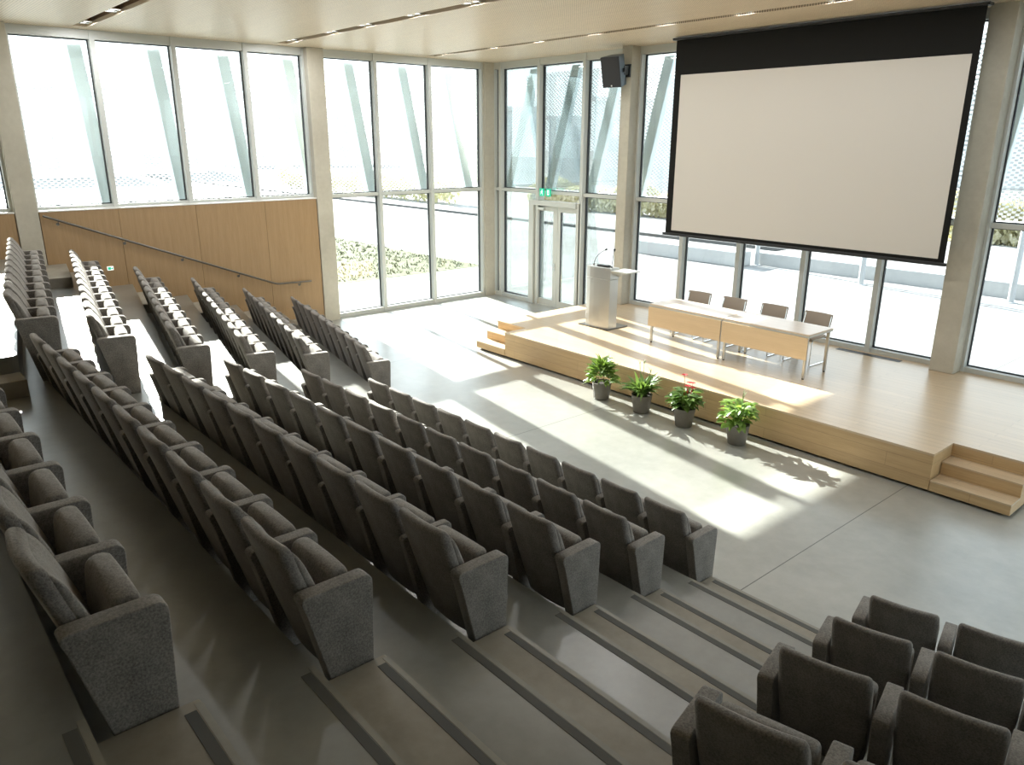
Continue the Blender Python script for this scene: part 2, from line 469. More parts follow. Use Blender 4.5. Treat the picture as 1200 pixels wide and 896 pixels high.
# timber wall under the left clerestory
tw = empty('wall_left'); tw['kind'] = 'structure'
L0, L1 = (2.42, 2.79), (8.42, 8.82)
seams = [-5, -3.4, -1.9, -.4, 1.1, L0[0] - .012]
seams2 = [L0[1] + .012, 4.16, 5.66, 7.16, L1[0] - .012]
for ss in (seams, seams2):
    for a, b in zip(ss, ss[1:]):
        link('wall_panel', B(((XL - .12, a + .002, -.02), (XW, b - .002, 2.90))), M['wallwood'], tw, bevel=.003, seg=1)
bm = bmesh.new()
for a, b in ((-5, L0[0]), (L0[1], L1[0])):
    box(bm, (XL - .16, a, 2.90), (XW + .012, b, 2.925))
link('sill', bm, M['white'], tw)

# concrete columns
ZS0 = .52
def column(n, lo, hi):
    o = link(n, B((lo, hi)), M['column'], bevel=.012, seg=2); o['kind'] = 'structure'; return o
column('column_1', (XL - .12, L0[0], -.02), (XW + .02, L0[1], ZC))
column('column_2', (XL - .12, L1[0], -.02), (XW + .02, L1[1], ZC))
column('column_3', (XL - .14, 13.46, -.02), (XW - .06, YB + .12, ZC))
column('column_4', (-12.10, 13.50, ZS0), (-11.82, YB + .12, ZC))
column('column_5', (-4.88, 13.46, ZS0), (-4.50, YB + .12, ZC))

# ------------------------------------------------------------------ windows
wn = [0]
def window(axis, plane, a, b, z0, z1, transom=None, head=.15, foot=.10, stops=True, lo_z=None, lower=True):
    """one bay of curtain wall between a and b along the wall; parts: frame, gasket, pane"""
    wn[0] += 1
    w = empty('window_%d' % wn[0]); w['kind'] = 'structure'
    inn = 1 if axis == 'L' else -1
    def bx(bm, u0, u1, d0, d1, za, zb):
        # d: depth from the glass plane into the room
        if axis == 'L':
            box(bm, (plane + min(d0, d1), u0, za), (plane + max(d0, d1), u1, zb))
        else:
            box(bm, (u0, plane - max(d0, d1), za), (u1, plane - min(d0, d1), zb))
    F = bmesh.new(); G = bmesh.new()
    hw = .045
    bx(F, a, a + hw, -.06, .16, z0, z1); bx(F, b - hw, b, -.06, .16, z0, z1)
    bx(F, a + hw, b - hw, -.06, .14, z1 - head, z1)
    bx(F, a + hw, b - hw, -.06, .14, z0, z0 + foot)
    fields = []
    if transom:
        bx(F, a + hw, b - hw, -.06, .12, transom - .04, transom + .04)
        fields.append((transom + .04, z1 - head))
        if lower: fields.append((z0 + foot, transom - .04))
    else:
        fields.append((z0 + foot, z1 - head))
    g = .018
    for za, zb in fields:
        bx(G, a + hw, a + hw + g, -.02, .03, za, zb); bx(G, b - hw - g, b - hw, -.02, .03, za, zb)
        bx(G, a + hw + g, b - hw - g, -.02, .03, zb - g, zb); bx(G, a + hw + g, b - hw - g, -.02, .03, za, za + g)
    link('frame', F, M['frame'], w)
    link('gasket', G, M['gasket'], w)
    for za, zb in fields:
        P = bmesh.new(); bx(P, a + hw + .002, b - hw - .002, -.004, .004, za + .002, zb - .002)
        link('pane', P, M['glass'], w)
    return w

for a, b in ((-2.2, -.65), (-.65, .9), (.9, L0[0])):
    window('L', XL, a, b, 2.925, ZC, head=.16, foot=.06)
for a, b in ((L0[1], 4.18), (4.18, 5.64), (5.64, 7.10), (7.10, L1[0])):
    window('L', XL, a, b, 2.925, ZC, head=.16, foot=.06)
for a, b in ((L1[1], 10.22), (10.22, 11.78), (11.78, 13.46)):
    window('L', XL, a, b, 0, ZC, transom=2.93, head=.16)
BM = [-16.81, -16.62]
for a, b in ((-16.85, -16.58), (-16.58, -15.08)):
    window('B', YB, a, b, 0, ZC, transom=2.93, head=.16)
window('B', YB, -15.08, -13.50, 0, ZC, transom=2.93, head=.16, lower=False, foot=.02)
window('B', YB, -13.50, -12.10, 0, ZC, transom=2.93, head=.16)
xs = [-11.82, -10.42, -8.98, -7.54, -6.10, -4.88]
for a, b in zip(xs, xs[1:]): window('B', YB, a, b, 0, ZC, transom=2.93, head=.16, foot=.60)
for a, b in ((-4.50, -2.95), (-2.95, -1.5)): window('B', YB, a, b, 0, ZC, transom=2.93, head=.16, foot=.60)
for a, b in ((-1.5, 0), (0, 1.5), (1.5, 3.2), (3.2, 5.0)): window('B', YB, a, b, 0, ZC, transom=2.93, head=.16)
for a, b in ((4.5, 6.06), (6.06, 7.62), (7.62, 9.18), (9.18, 10.74), (10.74, 12.3), (12.3, YB)): window('L', 5.1, a, b, 0, ZC, transom=2.93, head=.16)  # unseen right wall glazing, added to let in more daylight
# above: door
dr = empty('door_1'); dr['kind'] = 'structure'
F = bmesh.new()
yd = 13.72
box(F, (-15.34, yd, 0), (-15.16, YB + .04, 2.72)); box(F, (-13.62, yd + .05, 0), (-13.50, YB + .04, 2.72)); box(F, (-15.16, yd, 2.60), (-13.62, YB + .04, 2.72))
link('frame', F, M['frame'], dr, bevel=.004, seg=1)
lf = link('door_leaf', B(((-15.15, 13.84, .01), (-15.04, 13.90, 2.58)), ((-14.52, 13.84, .01), (-14.37, 13.90, 2.58)), ((-15.04, 13.84, .01), (-14.52, 13.90, .17)), ((-15.04, 13.84, 2.46), (-14.52, 13.90, 2.58))), M['frame'], dr)
link('pane', B(((-15.035, 13.865, .172), (-14.525, 13.873, 2.458))), M['glass'], lf)
hb = bmesh.new(); tube(hb, [(-14.45, 13.84, 1.05), (-14.45, 13.78, 1.05), (-14.58, 13.78, 1.05)], .012); box(hb, (-14.475, 13.828, .96), (-14.425, 13.842, 1.14))
link('handle', hb, M['chrome'], lf)
link('door_closer', B(((-15.08, 13.76, 2.49), (-14.82, 13.83, 2.55)), ((-14.82, 13.76, 2.535), (-14.62, 13.78, 2.55))), M['alu'], lf)
sl = link('side_light', B(((-14.36, 13.84, .01), (-14.24, 13.90, 2.58)), ((-13.71, 13.84, .01), (-13.63, 13.90, 2.58)), ((-14.24, 13.84, .01), (-13.71, 13.90, .17)), ((-14.24, 13.84, 2.46), (-13.71, 13.90, 2.58))), M['frame'], dr)
link('pane', B(((-14.235, 13.865, .172), (-13.715, 13.873, 2.458))), M['glass'], sl)
link('gasket', B(((-14.25, 13.835, .17), (-14.235, 13.868, 2.46)), ((-15.04, 13.835, .17), (-15.03, 13.868, 2.46))), M['gasket'], dr)

# exit sign over the door
sg = tag(empty('exit_sign', (-14.70, 13.72, 2.84)), 'green and white running man exit sign on the transom over the glass door', 'sign')
for nm, dx in (('sign_panel', -.19), ('sign_panel', .05)):
    p = link(nm, B(((dx - .02, -.012, 0), (dx + .14, .012, .19))), M['green'], sg)
    Wm = bmesh.new()
    def quad(bm, pts, y=-.014):
        bm.faces.new([bm.verts.new((dx + .06 + x, y, .095 + z)) for x, z in pts])
    if dx < 0:
        quad(Wm, [(.012 + .016 * math.cos(t * PI / 4), .055 + .016 * math.sin(t * PI / 4)) for t in range(8)])
        quad(Wm, [(-.015, .03), (.02, .035), (.005, -.015), (-.02, -.01)])
        quad(Wm, [(-.02, .025), (-.045, .005), (-.04, -.003), (-.01, .015)]); quad(Wm, [(.02, .03), (.045, .008), (.04, 0), (.012, .015)])
        quad(Wm, [(-.018, -.01), (-.045, -.05), (-.035, -.055), (-.002, -.012)]); quad(Wm, [(-.005, -.012), (.025, -.035), (.02, -.07), (.032, -.07), (.038, -.028), (.008, -.005)])
    else:
        quad(Wm, [(-.035, .06), (.035, .06), (.035, -.06), (-.035, -.06)])
        q = bmesh.new()
    link('pictogram', Wm, M['signwhite'], p)
    if dx > 0:
        quad(q, [(-.012, .045), (.012, .045), (.012, -.01), (.028, -.01), (0, -.045), (-.028, -.01), (-.012, -.01)], y=-.0155)
        link('arrow', q, M['green'], p)
# small escape sign on the timber wall
sg = tag(empty('escape_sign', (XW + .004, 3.86, 1.72)), 'small white framed escape route sign low on the oak wall by the wall stair', 'sign')
p = link('sign_panel', B(((0, -.055, 0), (.02, .055, .075))), M['signwhite'], sg)
q = bmesh.new()
for pts in ([(-.045, .012), (.010, .012), (.010, .063), (-.045, .063)], [(.018, .022), (.045, .022), (.045, .05), (.018, .05)]):
    q.faces.new([q.verts.new((.0215, y, z)) for y, z in pts])
link('pictogram', q, M['green'], p)

# ------------------------------------------------------------------ ceiling with three light slots
ce = empty('ceiling'); ce['kind'] = 'structure'
slots = [(-.07, .16), (3.80, 4.04), (7.63, 7.86), (11.47, 11.66)]
ys = [-5.0] + [v for s in slots for v in s] + [YB - .12]
for i in range(0, len(ys), 2):
    link('ceiling_panel', B(((XL + .13, ys[i], ZC), (5, ys[i + 1], ZC + .06))), M['ceilwood'], ce)
SLX = -16.52
for a, b in slots:
    link('ceiling_panel', B(((XL + .13, a, ZC), (SLX, b, ZC + .06))), M['ceilwood'], ce)
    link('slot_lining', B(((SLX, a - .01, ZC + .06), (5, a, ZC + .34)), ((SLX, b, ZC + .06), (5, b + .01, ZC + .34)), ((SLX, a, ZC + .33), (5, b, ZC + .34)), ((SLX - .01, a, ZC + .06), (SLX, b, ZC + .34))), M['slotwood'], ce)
link('edge_strip', B(((XL - .1, -5, ZC - .0), (XL + .125, YB + .1, ZC + .06)), ((XL, YB - .115, ZC), (5, YB + .1, ZC + .06))), M['frame'], ce)
link('roof_slab', B(((XL - 1.0, -5.2, ZC + .36), (5.2, YB + 1.15, ZC + .7))), M['outwall'], ce)
# spotlights in the slots; their light is added fill, the spots look unlit
FILL = bpy.data.lights.new('ceiling fill light', 'AREA'); FILL.shape = 'RECTANGLE'; FILL.size = .34; FILL.size_y = .12; FILL.energy = 15; FILL.color = (.97, .985, 1.0)
FILL3 = FILL.copy(); FILL3.energy = 7
def make_spot():
    o = empty('ceiling_spotlight')
    for dx in (-.105, .105):
        h = bmesh.new(); lathe(h, [(.04, .12), (.075, .10), (.088, .03), (.09, 0), (.08, 0), (.06, .03)], 18, (dx, 0, 0))
        hs_ = smooth_angle(link('lamp_housing', h, M['chrome'], o))
        g = bmesh.new(); lathe(g, [(.03, .006), (.07, .012), (.07, .02), (.01, .024)], 16, (dx, 0, 0))
        smooth_angle(link('lens', g, M['lens'], hs_))
    ld = FILL; lo_ = bpy.data.objects.new('fill_light', ld); COL.objects.link(lo_); lo_.parent = o; lo_.location = (0, 0, -.012)
    s = bmesh.new(); box(s, (-.20, -.03, .11), (.20, .03, .15)); box(s, (-.02, -.02, .15), (.02, .02, .30))
    link('bracket', s, M['alu'], o)
    return o
sp0 = make_spot(); first = True
ordn = ['first', 'second', 'third', 'fourth', 'fifth', 'sixth', 'seventh', 'eighth', 'ninth', 'tenth', 'eleventh']
sname = ['', 'slot nearest the viewer', 'middle slot', 'slot nearest the projection screen']
for si, xs_ in ((1, (-16.1, -14.35, -12.6, -10.9, -9.2)), (2, (-16.05, -14.35, -13.1, -11.55, -10.0, -8.3, -6.5, -4.7, -2.9)), (3, (-16.0, -14.2, -12.8, -11.2, -9.5, -7.87, -6.29, -4.7, -3.1))):  # fixtures out of view are added to spread the fill evenly
    yc = (slots[si][0] + slots[si][1]) / 2
    for i, x in enumerate(xs_):
        o = sp0 if first else copy_tree(sp0); first = False
        o.location = (x, yc, ZC + .02)
        if si == 3:
            for c_ in o.children:
                if c_.type == 'LIGHT': c_.data = FILL3
        tag(o, 'small chrome ceiling spotlight, %s from the window wall in the %s' % (ordn[i], sname[si]), 'spotlight', 'recessed ceiling spotlights')

# ------------------------------------------------------------------ handrail
hr = tag(empty('handrail', (XW, 2.84, 2.84)), 'sloping steel handrail fixed along the oak wall above the wall stair', 'handrail')
X = .085
t = bmesh.new(); tube(t, [(X, 0, 0), (X, 2.2, -.885), (X, 4.36, -1.755), (X, 4.41, -1.77), (X, 4.46, -1.775), (X, 5.25, -1.80)], .021, 12)
smooth_angle(link('rail', t, M['rail'], hr))
for y in (.24, 1.35, 2.42, 3.57, 4.98):
    z = -.4025 * y if y < 4.4 else -1.79
    t = bmesh.new(); tube(t, [(X, y, z - .02), (X - .005, y, z - .06), (X - .03, y, z - .075), (0, y, z - .075)], .008, 8); tube(t, [(0, y, z - .075), (.008, y, z - .075)], .03, 14)
    link('rail_bracket', t, M['rail'], hr)

# ------------------------------------------------------------------ stage
ZS = .52
SF, SLF, SRT = 9.67, -12.42, -2.36
st = tag(empty('stage', (0, 0, 0)), 'long low oak stage with three steps cut into each front corner', 'stage')
bm = bmesh.new()
poly = [(SLF, SF + .58), (-11.5, SF + .58), (-11.5, SF), (-3.27, SF), (-3.27, SF + .58), (SRT, SF + .58), (SRT, 13.78), (SLF, 13.78)]
prism(bm, poly, ZS - .03, ZS); link('deck', bm, M['deck'], st)
bm = bmesh.new()
i_ = .004
prism(bm, [(x + (i_ if x < -8 else -i_), y + i_ if y < 13 else y) for x, y in poly], .035, ZS - .03); link('fascia', bm, M['fascia'], st)
bm = bmesh.new(); prism(bm, [(SLF + .05, SF + .08), (SRT - .05, SF + .08), (SRT - .05, 13.7), (SLF + .05, 13.7)], 0, .04); link('plinth', bm, M['plinth'], st)
for nm, xa, xb in (('corner_steps', SLF, -11.505), ('corner_steps', -3.265, SRT)):
    cs = link(nm, B(((xa, SF, .035), (xb, SF + .58, ZS / 3 - .02)), ((xa, SF + .29, ZS / 3 - .02), (xb, SF + .58, 2 * ZS / 3 - .02))), M['fascia'], st)
    link('tread', B(((xa, SF - .003, ZS / 3 - .02), (xb, SF + .29, ZS / 3)), ((xa, SF + .287, 2 * ZS / 3 - .02), (xb, SF + .58, 2 * ZS / 3))), M['deck'], cs)
# floor grille near the glass
fv = tag(empty('floor_grille', (-5.98, 13.60, ZS)), 'long dark slotted air grille let into the stage floor by the windows', 'vent')
link('grille_frame', B(((-.58, -.07, .001), (.58, -.055, .006)), ((-.58, .055, .001), (.58, .07, .006))), M['vent'], fv)
bm = bmesh.new()
for i in range(5): box(bm, (-.58, -.05 + i * .022, .0005), (.58, -.038 + i * .022, .004))
link('slat', bm, M['vent'], fv)

# ------------------------------------------------------------------ projection screen
ps = tag(empty('projection_screen', (-7.56, 13.10, 2.31)), 'huge lowered projection screen with black borders hanging in front of the windows', 'screen')
x0, x1, H = -2.77, 2.77, 3.775
link('border_cloth', B(((x0, -.004, .04), (x0 + .15, .004, H)), ((x1 - .10, -.004, .04), (x1, .004, H)), ((x0 + .15, -.004, .04), (x1 - .10, .004, .11)), ((x0 + .15, -.004, 3.12), (x1 - .10, .004, H))), M['black'], ps)
link('projection_surface', B(((x0 + .15, -.003, .11), (x1 - .10, .003, 3.12))), M['screen'], ps)
bm = B(((x0 - .06, -.022, 0), (x1 + .04, .022, .055))); link('bottom_bar', bm, M['blackp'], ps, bevel=.008)
link('roller_case', B(((x0 - .05, -.07, H - .02), (x1 + .05, .09, H + .02))), M['blackp'], ps)

# ------------------------------------------------------------------ loudspeaker
lsp = tag(empty('loudspeaker', (-12.02, 13.20, 5.62)), 'black wall loudspeaker tilted down on the concrete column beside the screen', 'loudspeaker')
Rm = Matrix.Rotation(math.radians(10), 4, 'Z') @ Matrix.Rotation(math.radians(14), 4, 'X')
bm = bmesh.new(); prism(bm, [(-.23, -.16), (.23, -.16), (.15, .17), (-.15, .17)], -.31, .31)
bm.transform(Rm); link('cabinet', bm, M['bluegrey'], lsp, bevel=.01)
bm = bmesh.new(); box(bm, (-.225, -.185, -.305), (.225, -.158, .305)); bm.transform(Rm); link('grille', bm, M['grill'], lsp, bevel=.008)
bm = bmesh.new(); box(bm, (-.015, -.188, -.285), (.015, -.184, -.255)); bm.transform(Rm); link('badge', bm, M['white'], lsp)
bm = bmesh.new(); box(bm, (.10, .05, -.03), (.24, .10, .05)); box(bm, (.09, .10, -.08), (.16, .30, .10)); box(bm, (.03, .26, -.12), (.19, .30, .14))
link('wall_bracket', bm, M['blackp'], lsp)

# ------------------------------------------------------------------ lectern
le = tag(empty('lectern', (-10.62, 11.40, ZS)), 'silver metal lectern with two gooseneck microphones on the stage', 'lectern')
bm = bmesh.new(); box(bm, (-.45, -.07, 0), (.36, .56, .02)); link('base_plate', bm, M['rail'], le, bevel=.004)
bm = bmesh.new(); prism(bm, [(-.31, .24), (-.31, .0), (-.2, -.022), (-.07, -.034), (.09, -.034), (.22, -.022), (.33, 0), (.33, .24)], .018, 1.015); link('body', bm, M['steel'], le, bevel=.006)
bm = bmesh.new(); prism(bm, [(-.31, .26), (-.31, -.005), (-.2, -.028), (-.07, -.040), (.09, -.040), (.22, -.028), (.335, -.005), (.335, .26)], 1.022, 1.25); link('head_panel', bm, M['steel'], le, bevel=.006)
bm = bmesh.new(); box(bm, (.335, .0, 1.19), (.74, .42, 1.215)); bm2 = bm
for yy in (.03, .37): prism(bm, [(0, 0)] * 0 or [(.335, yy), (.60, yy), (.60, yy + .012), (.335, yy + .012)], 1.15, 1.19)
a = [bm.verts.new((.335, .20, 1.19)), bm.verts.new((.335, .20, 1.07)), bm.verts.new((.66, .20, 1.19))]; b2 = [bm.verts.new((v.co.x, .22, v.co.z)) for v in a]
bm.faces.new(a); bm.faces.new(b2[::-1])
for i in range(3): bm.faces.new((a[i], b2[i], b2[(i + 1) % 3], a[(i + 1) % 3]))
link('side_shelf', bm, M['alu'], le)
bm = bmesh.new(); box(bm, (-.10, .06, 1.25), (.17, .19, 1.285)); link('control_unit', bm, M['blackp'], le, bevel=.006)
for (xb, tip) in ((-.24, (.06, .12, 1.585)), (.25, (.30, .12, 1.585))):
    bm = bmesh.new(); p0 = Vector((xb, .12, 1.25)); p3 = Vector(tip); mid = Vector((xb + .02, .12, 1.46))
    pts = [(1 - t) ** 2 * p0 + 2 * t * (1 - t) * mid + t * t * p3 for t in [i / 10 for i in range(11)]]
    tube(bm, pts, .008, 8); tube(bm, [p0, p0 + Vector((0, 0, .03))], .02, 12)
    mc = link('gooseneck_microphone', bm, M['vent'], le)
    d = (pts[-1] - pts[-2]).normalized(); bm = bmesh.new(); tube(bm, [p3 - d * .01, p3 + d * .01, p3 + d * .045, p3 + d * .055], [.010, .022, .022, .010], 10)
    link('microphone_head', bm, M['blackp'], mc)

# ------------------------------------------------------------------ desks
def make_desk():
    o = empty('conference_desk')
    bm = bmesh.new(); box(bm, (0, 0, .725), (1.61, .76, .752)); link('tabletop', bm, M['desktop'], o, bevel=.004)
    bm = bmesh.new(); box(bm, (0, .0, .700), (1.61, .76, .7245)); box(bm, (.03, .03, .66), (1.58, .07, .699)); box(bm, (.03, .69, .66), (1.58, .73, .699)); link('frame_rail', bm, M['alu'], o)
    bm = bmesh.new(); box(bm, (.0, -.026, .335), (1.605, -.006, .700)); link('modesty_panel', bm, M['desk'], o, bevel=.003)
    for x in (.03, 1.54):
        for y in (.02, .69):
            bm = bmesh.new(); box(bm, (x, y, .02), (x + .042, y + .042, .70)); lg = link('leg', bm, M['steel'], o, bevel=.004)
            bm = bmesh.new(); tube(bm, [(x + .021, y + .021, 0), (x + .021, y + .021, .022)], .018, 12); link('foot', bm, M['blackp'], lg)
    return o
d1 = make_desk(); d1.location = (-9.15, 11.27, ZS); tag(d1, 'beech fronted desk on the stage, the one nearer the lectern', 'desk', 'desks on the stage')
d2 = copy_tree(d1); d2.location = (-7.52, 11.27, ZS); tag(d2, 'beech fronted desk on the stage, the one farther from the lectern', 'desk', 'desks on the stage')

def make_sled_chair():
    o = empty('sled_chair')
    # local: faces -y (towards the desk and audience), back at +y
    for s in (-1, 1):
        bm = bmesh.new(); x = s * .25
        tube(bm, [(x, .22, .46), (x, .235, .40), (x, .25, .05), (x, .24, .02), (x, .21, .012), (x, -.20, .012), (x, -.235, .02), (x, -.24, .05), (x, -.22, .42), (x, -.20, .445)], .010, 10)
        smooth_angle(link('sled_leg', bm, M['chrome'], o))
    bm = bmesh.new(); tube(bm, [(-.25, -.20, .44), (.25, -.20, .44)], .010); link('cross_bar', bm, M['chrome'], o)
    bm = bmesh.new(); tube(bm, [(-.25, .22, .45), (.25, .22, .45)], .010)
    for s in (-1, 1): tube(bm, [(s * .25, .22, .45), (s * .245, .26, .60), (s * .24, .31, .80)], .010)
    link('frame', bm, M['chrome'], o)
    bm = bmesh.new()
    loft(bm, [[(sx * .245 * (1 - .03 * (k % 2)), y, .455 + .02 * (y < -.1) * 0 + dz) for sx, dz in ((-1, 0), (1, 0), (1, .045), (-1, .045))] for k, y in enumerate((-.25, -.10, .08, .22))])
    smooth_angle(link('seat', bm, M['chairback'], o, bevel=.012))
    bm = bmesh.new()
    rings = []
    for i in range(9):
        x = -.262 + .524 * i / 8; bow = .035 * (1 - (x / .262) ** 2)
        rings.append([(x, .245 + bow, .55), (x, .275 + bow, .55), (x, .345 + bow, .83), (x, .315 + bow, .83)])
    loft(bm, rings); smooth_angle(link('backrest', bm, M['chairback'], o, bevel=.008))
    return o
sc = make_sled_chair()
clab = ['first from the lectern', 'second from the lectern', 'third from the lectern', 'fourth and farthest from the lectern']
for i, x in enumerate((-8.98, -8.20, -7.34, -6.51)):
    o = sc if i == 0 else copy_tree(sc)
    o.location = (x, 12.30, ZS); o.rotation_euler = (0, 0, (.05, -.03, .02, -.04)[i])
    tag(o, 'taupe sled base chair behind the desks on the stage, %s' % clab[i], 'chair', 'chairs behind the stage desks')

# ------------------------------------------------------------------ potted plants
def leaf(bm, base, yaw, pitch0, length, width, droop, roll=0.0, n=7):
    P = Vector(base); rows = []
    for i in range(n):
        t = i / (n - 1)
        a = pitch0 - droop * t
        d = Vector((math.cos(yaw) * math.cos(a), math.sin(yaw) * math.cos(a), math.sin(a)))
        side = Vector((-math.sin(yaw), math.cos(yaw), 0))
        nrm = side.cross(d)
        side = (side * math.cos(roll) + nrm * math.sin(roll)).normalized()
        w = width * (math.sin(PI * min(1, (t * .92 + .08)) ** .8)) * .5 if i < n - 1 else .001
        if t < .18: w = width * .06
        fold = .25 * w
        up = d.cross(side)
        rows.append((bm.verts.new(P - side * w - up * -fold), bm.verts.new(P), bm.verts.new(P + side * w - up * -fold)))
        P = P + d * (length / (n - 1))
    for a, b in zip(rows, rows[1:]):
        bm.faces.new((a[0], a[1], b[1], b[0])); bm.faces.new((a[1], a[2], b[2], b[1]))

def plant(x, y, label, kind, seed, s=1.0):
    rnd = random.Random(seed)
    o = tag(empty('potted_plant', (x, y, 0)), label, 'plant', 'potted plants along the stage front')
    bm = bmesh.new(); lathe(bm, [(.118, 0), (.128, .008), (.165, .285), (.170, .30), (.155, .302), (.150, .285), (.146, .262)], 32); smooth_angle(link('pot', bm, M['pot'], o), .9)
    bm = bmesh.new(); lathe(bm, [(.146, .262), (.09, .27), (.02, .272)], 20); link('soil', bm, M['soil'], o)
    bm = bmesh.new()
    n = {'lily': 170, 'spath': 110, 'begonia': 130, 'broad': 120}[kind]
    for i in range(n):
        yaw = rnd.uniform(0, 2 * PI); f = (i + .5) / n
        rr = .02 + .08 * rnd.random()
        base = (rr * math.cos(yaw), rr * math.sin(yaw), .27 + .03 * rnd.random())
        if kind == 'lily':
            h = .30 * (1 - f ** 2) * rnd.uniform(.6, 1); q = .03 + .13 * f
            c = (q * math.cos(yaw), q * math.sin(yaw), .30 + h)
            leaf(bm, c, yaw + rnd.uniform(-.5, .5), 1.35 - 1.1 * f + rnd.uniform(-.2, .2), rnd.uniform(.16, .25), rnd.uniform(.055, .085), rnd.uniform(.3, 1.5), rnd.uniform(-.5, .5), 6)
        elif kind == 'spath':
            leaf(bm, base, yaw + rnd.uniform(-.4, .4), 1.52 - .75 * f + rnd.uniform(-.1, .1), rnd.uniform(.30, .44), rnd.uniform(.05, .075), rnd.uniform(.8, 1.8), rnd.uniform(-.3, .3))
        else:
            h = rnd.uniform(.0, .28 if kind == 'broad' else .24); q = rnd.uniform(.02, .20) * (1.1 - h)
            c = (q * math.cos(yaw), q * math.sin(yaw), .31 + h)
            leaf(bm, c, yaw + rnd.uniform(-.5, .5), rnd.uniform(-.2, .8), rnd.uniform(.13, .20), rnd.uniform(.075, .11), rnd.uniform(.5, 1.5), rnd.uniform(-.5, .5), 6)
    fo = link('foliage', bm, M['leaf'] if kind in ('lily', 'broad') else M['leaf2'], o, smooth=True)
    if kind in ('begonia', 'broad'):
        bm = bmesh.new()
        for i in range(16):
            yaw = rnd.uniform(0, 2 * PI); q = rnd.uniform(.03, .15)
            tube(bm, [(.03 * math.cos(yaw), .03 * math.sin(yaw), .26), (q * .8 * math.cos(yaw), q * .8 * math.sin(yaw), .42), (q * math.cos(yaw), q * math.sin(yaw), .55)], .004, 5)
        link('stalk', bm, M['stem'], o)
    if kind == 'begonia':
        for (fx, fy, fz) in ((-.06, .02, .80), (.05, -.03, .66), (.09, .04, .70), (.02, .05, .69), (.12, 0, .64)):
            bm = bmesh.new()
            for k in range(7): leaf(bm, (fx, fy, fz - .01), k * 2 * PI / 7 + fx * 30, .5, .055, .045, .6, 0, 5)
            tube(bm, [(fx * .3, fy * .3, .35), (fx * .8, fy * .8, fz - .12), (fx, fy, fz)], .004, 5)
            link('flower', bm, M['red'], o, smooth=True)
    if kind in ('spath', 'broad', 'lily'):
        for (fx, fy, fz) in {'spath': ((-.10, .03, .84), (-.03, .05, .86), (.17, -.02, .78)), 'broad': ((.02, .03, .83), (.05, .0, .80)), 'lily': ((.10, .02, .80),)}[kind]:
            bm = bmesh.new(); tube(bm, [(fx * .2, fy * .2, .3), (fx * .7, fy * .7, .6), (fx, fy, fz - .06)], .004, 6)
            fl = link('flower_stem', bm, M['stem'], o)
            bm = bmesh.new(); leaf(bm, (fx, fy, fz - .07), fx * 20, 1.1, .09, .035, .3, 0, 6); tube(bm, [(fx, fy, fz - .06), (fx + .01, fy, fz)], [.008, .004], 7)
            link('flower', bm, M['bloom'], fl, smooth=True)
    return o
plant(-8.45, 9.26, 'leafy bright green potted plant before the stage, the one nearest the lectern end', 'lily', 3, .95)
plant(-7.57, 9.26, 'potted peace lily with drooping narrow leaves, second plant from the lectern end', 'spath', 5)
plant(-6.73, 9.27, 'potted plant with red blooms on the floor before the stage', 'begonia', 8)
plant(-5.78, 9.27, 'potted plant with broad glossy pale tipped leaves, farthest from the lectern', 'broad', 12, 1.1)

# ------------------------------------------------------------------ auditorium seats
WB = .475
def rrect(hw, t, yc, z, bow, n=8, rc=.022):
    """closed rounded outline of a seat back slice, bowed in plan; returns ring of points, x centred at WB/2"""
    rc = min(rc, t * .48, hw * .9)
    base = []
    for cx, cy, a0 in ((hw - rc, t / 2 - rc, 0), (-(hw - rc), t / 2 - rc, PI / 2), (-(hw - rc), -(t / 2 - rc), PI), (hw - rc, -(t / 2 - rc), 1.5 * PI)):
        arc = [(cx + rc * math.cos(a0 + k * PI / 8), cy + rc * math.sin(a0 + k * PI / 8)) for k in range(5)]
        base.append(arc)
    pts = []
    for i, arc in enumerate(base):
        pts += arc
        if i in (0, 2):   # long sides, subdivided so that the bow is smooth
            (xa, ya) = arc[-1]; (xb, yb) = base[(i + 1) % 4][0]
            for k in range(1, n): pts.append((xa + (xb - xa) * k / n, ya + (yb - ya) * k / n))
    return [(WB / 2 + x, yc + y - bow * (1 - (2 * x / WB) ** 2), z) for x, y in pts]

def make_seat_meshes():
    lean = lambda z: -.055 + .30 * (.90 - z)           # rear face of the back
    # rear shell
    bm = bmesh.new(); rings = []
    sl = [(.105, .66, .4), (.112, .80, .8), (.13, .86, 1), (.24, .91, 1), (.40, .96, 1), (.60, 1, 1), (.75, 1, 1), (.86, 1, 1), (.893, .99, .95), (.911, .965, .8), (.921, .92, .45)]
    for z, wf, tf in sl:
        t = .074 * tf
        rings.append(rrect(WB / 2 * wf, t, lean(z) + .037, z, .022, rc=.03))
    loft(bm, rings); sh = bm
    # front cushion
    bm = bmesh.new(); rings = []
    sl = [(.34, .86, .4), (.35, .93, .8), (.37, .955, 1), (.45, .97, 1.1), (.58, .985, 1.1), (.70, .985, 1.0), (.79, .985, .85), (.84, .975, .65), (.872, .955, .4), (.885, .93, .2)]
    for z, wf, tf in sl:
        t = .055 * tf
        rings.append(rrect(WB / 2 * wf, t, lean(z) + .055 + t / 2, z, .022))
    loft(bm, rings); cu = bm
    # tipped-up seat cushion
    bm = bmesh.new(); rings = []
    sl = [(.215, .80, .5, .255), (.225, .90, .85, .255), (.25, .94, 1, .256), (.40, .955, 1.04, .264), (.56, .955, 1.0, .272), (.63, .958, .95, .276), (.662, .95, .88, .278), (.680, .935, .74, .28), (.690, .91, .55, .281)]
    for z, wf, tf, yc in sl:
        rings.append(rrect(WB / 2 * wf, .128 * tf, yc - .02, z, -.006, rc=.03))
    loft(bm, rings); se = bm
    return sh, cu, se

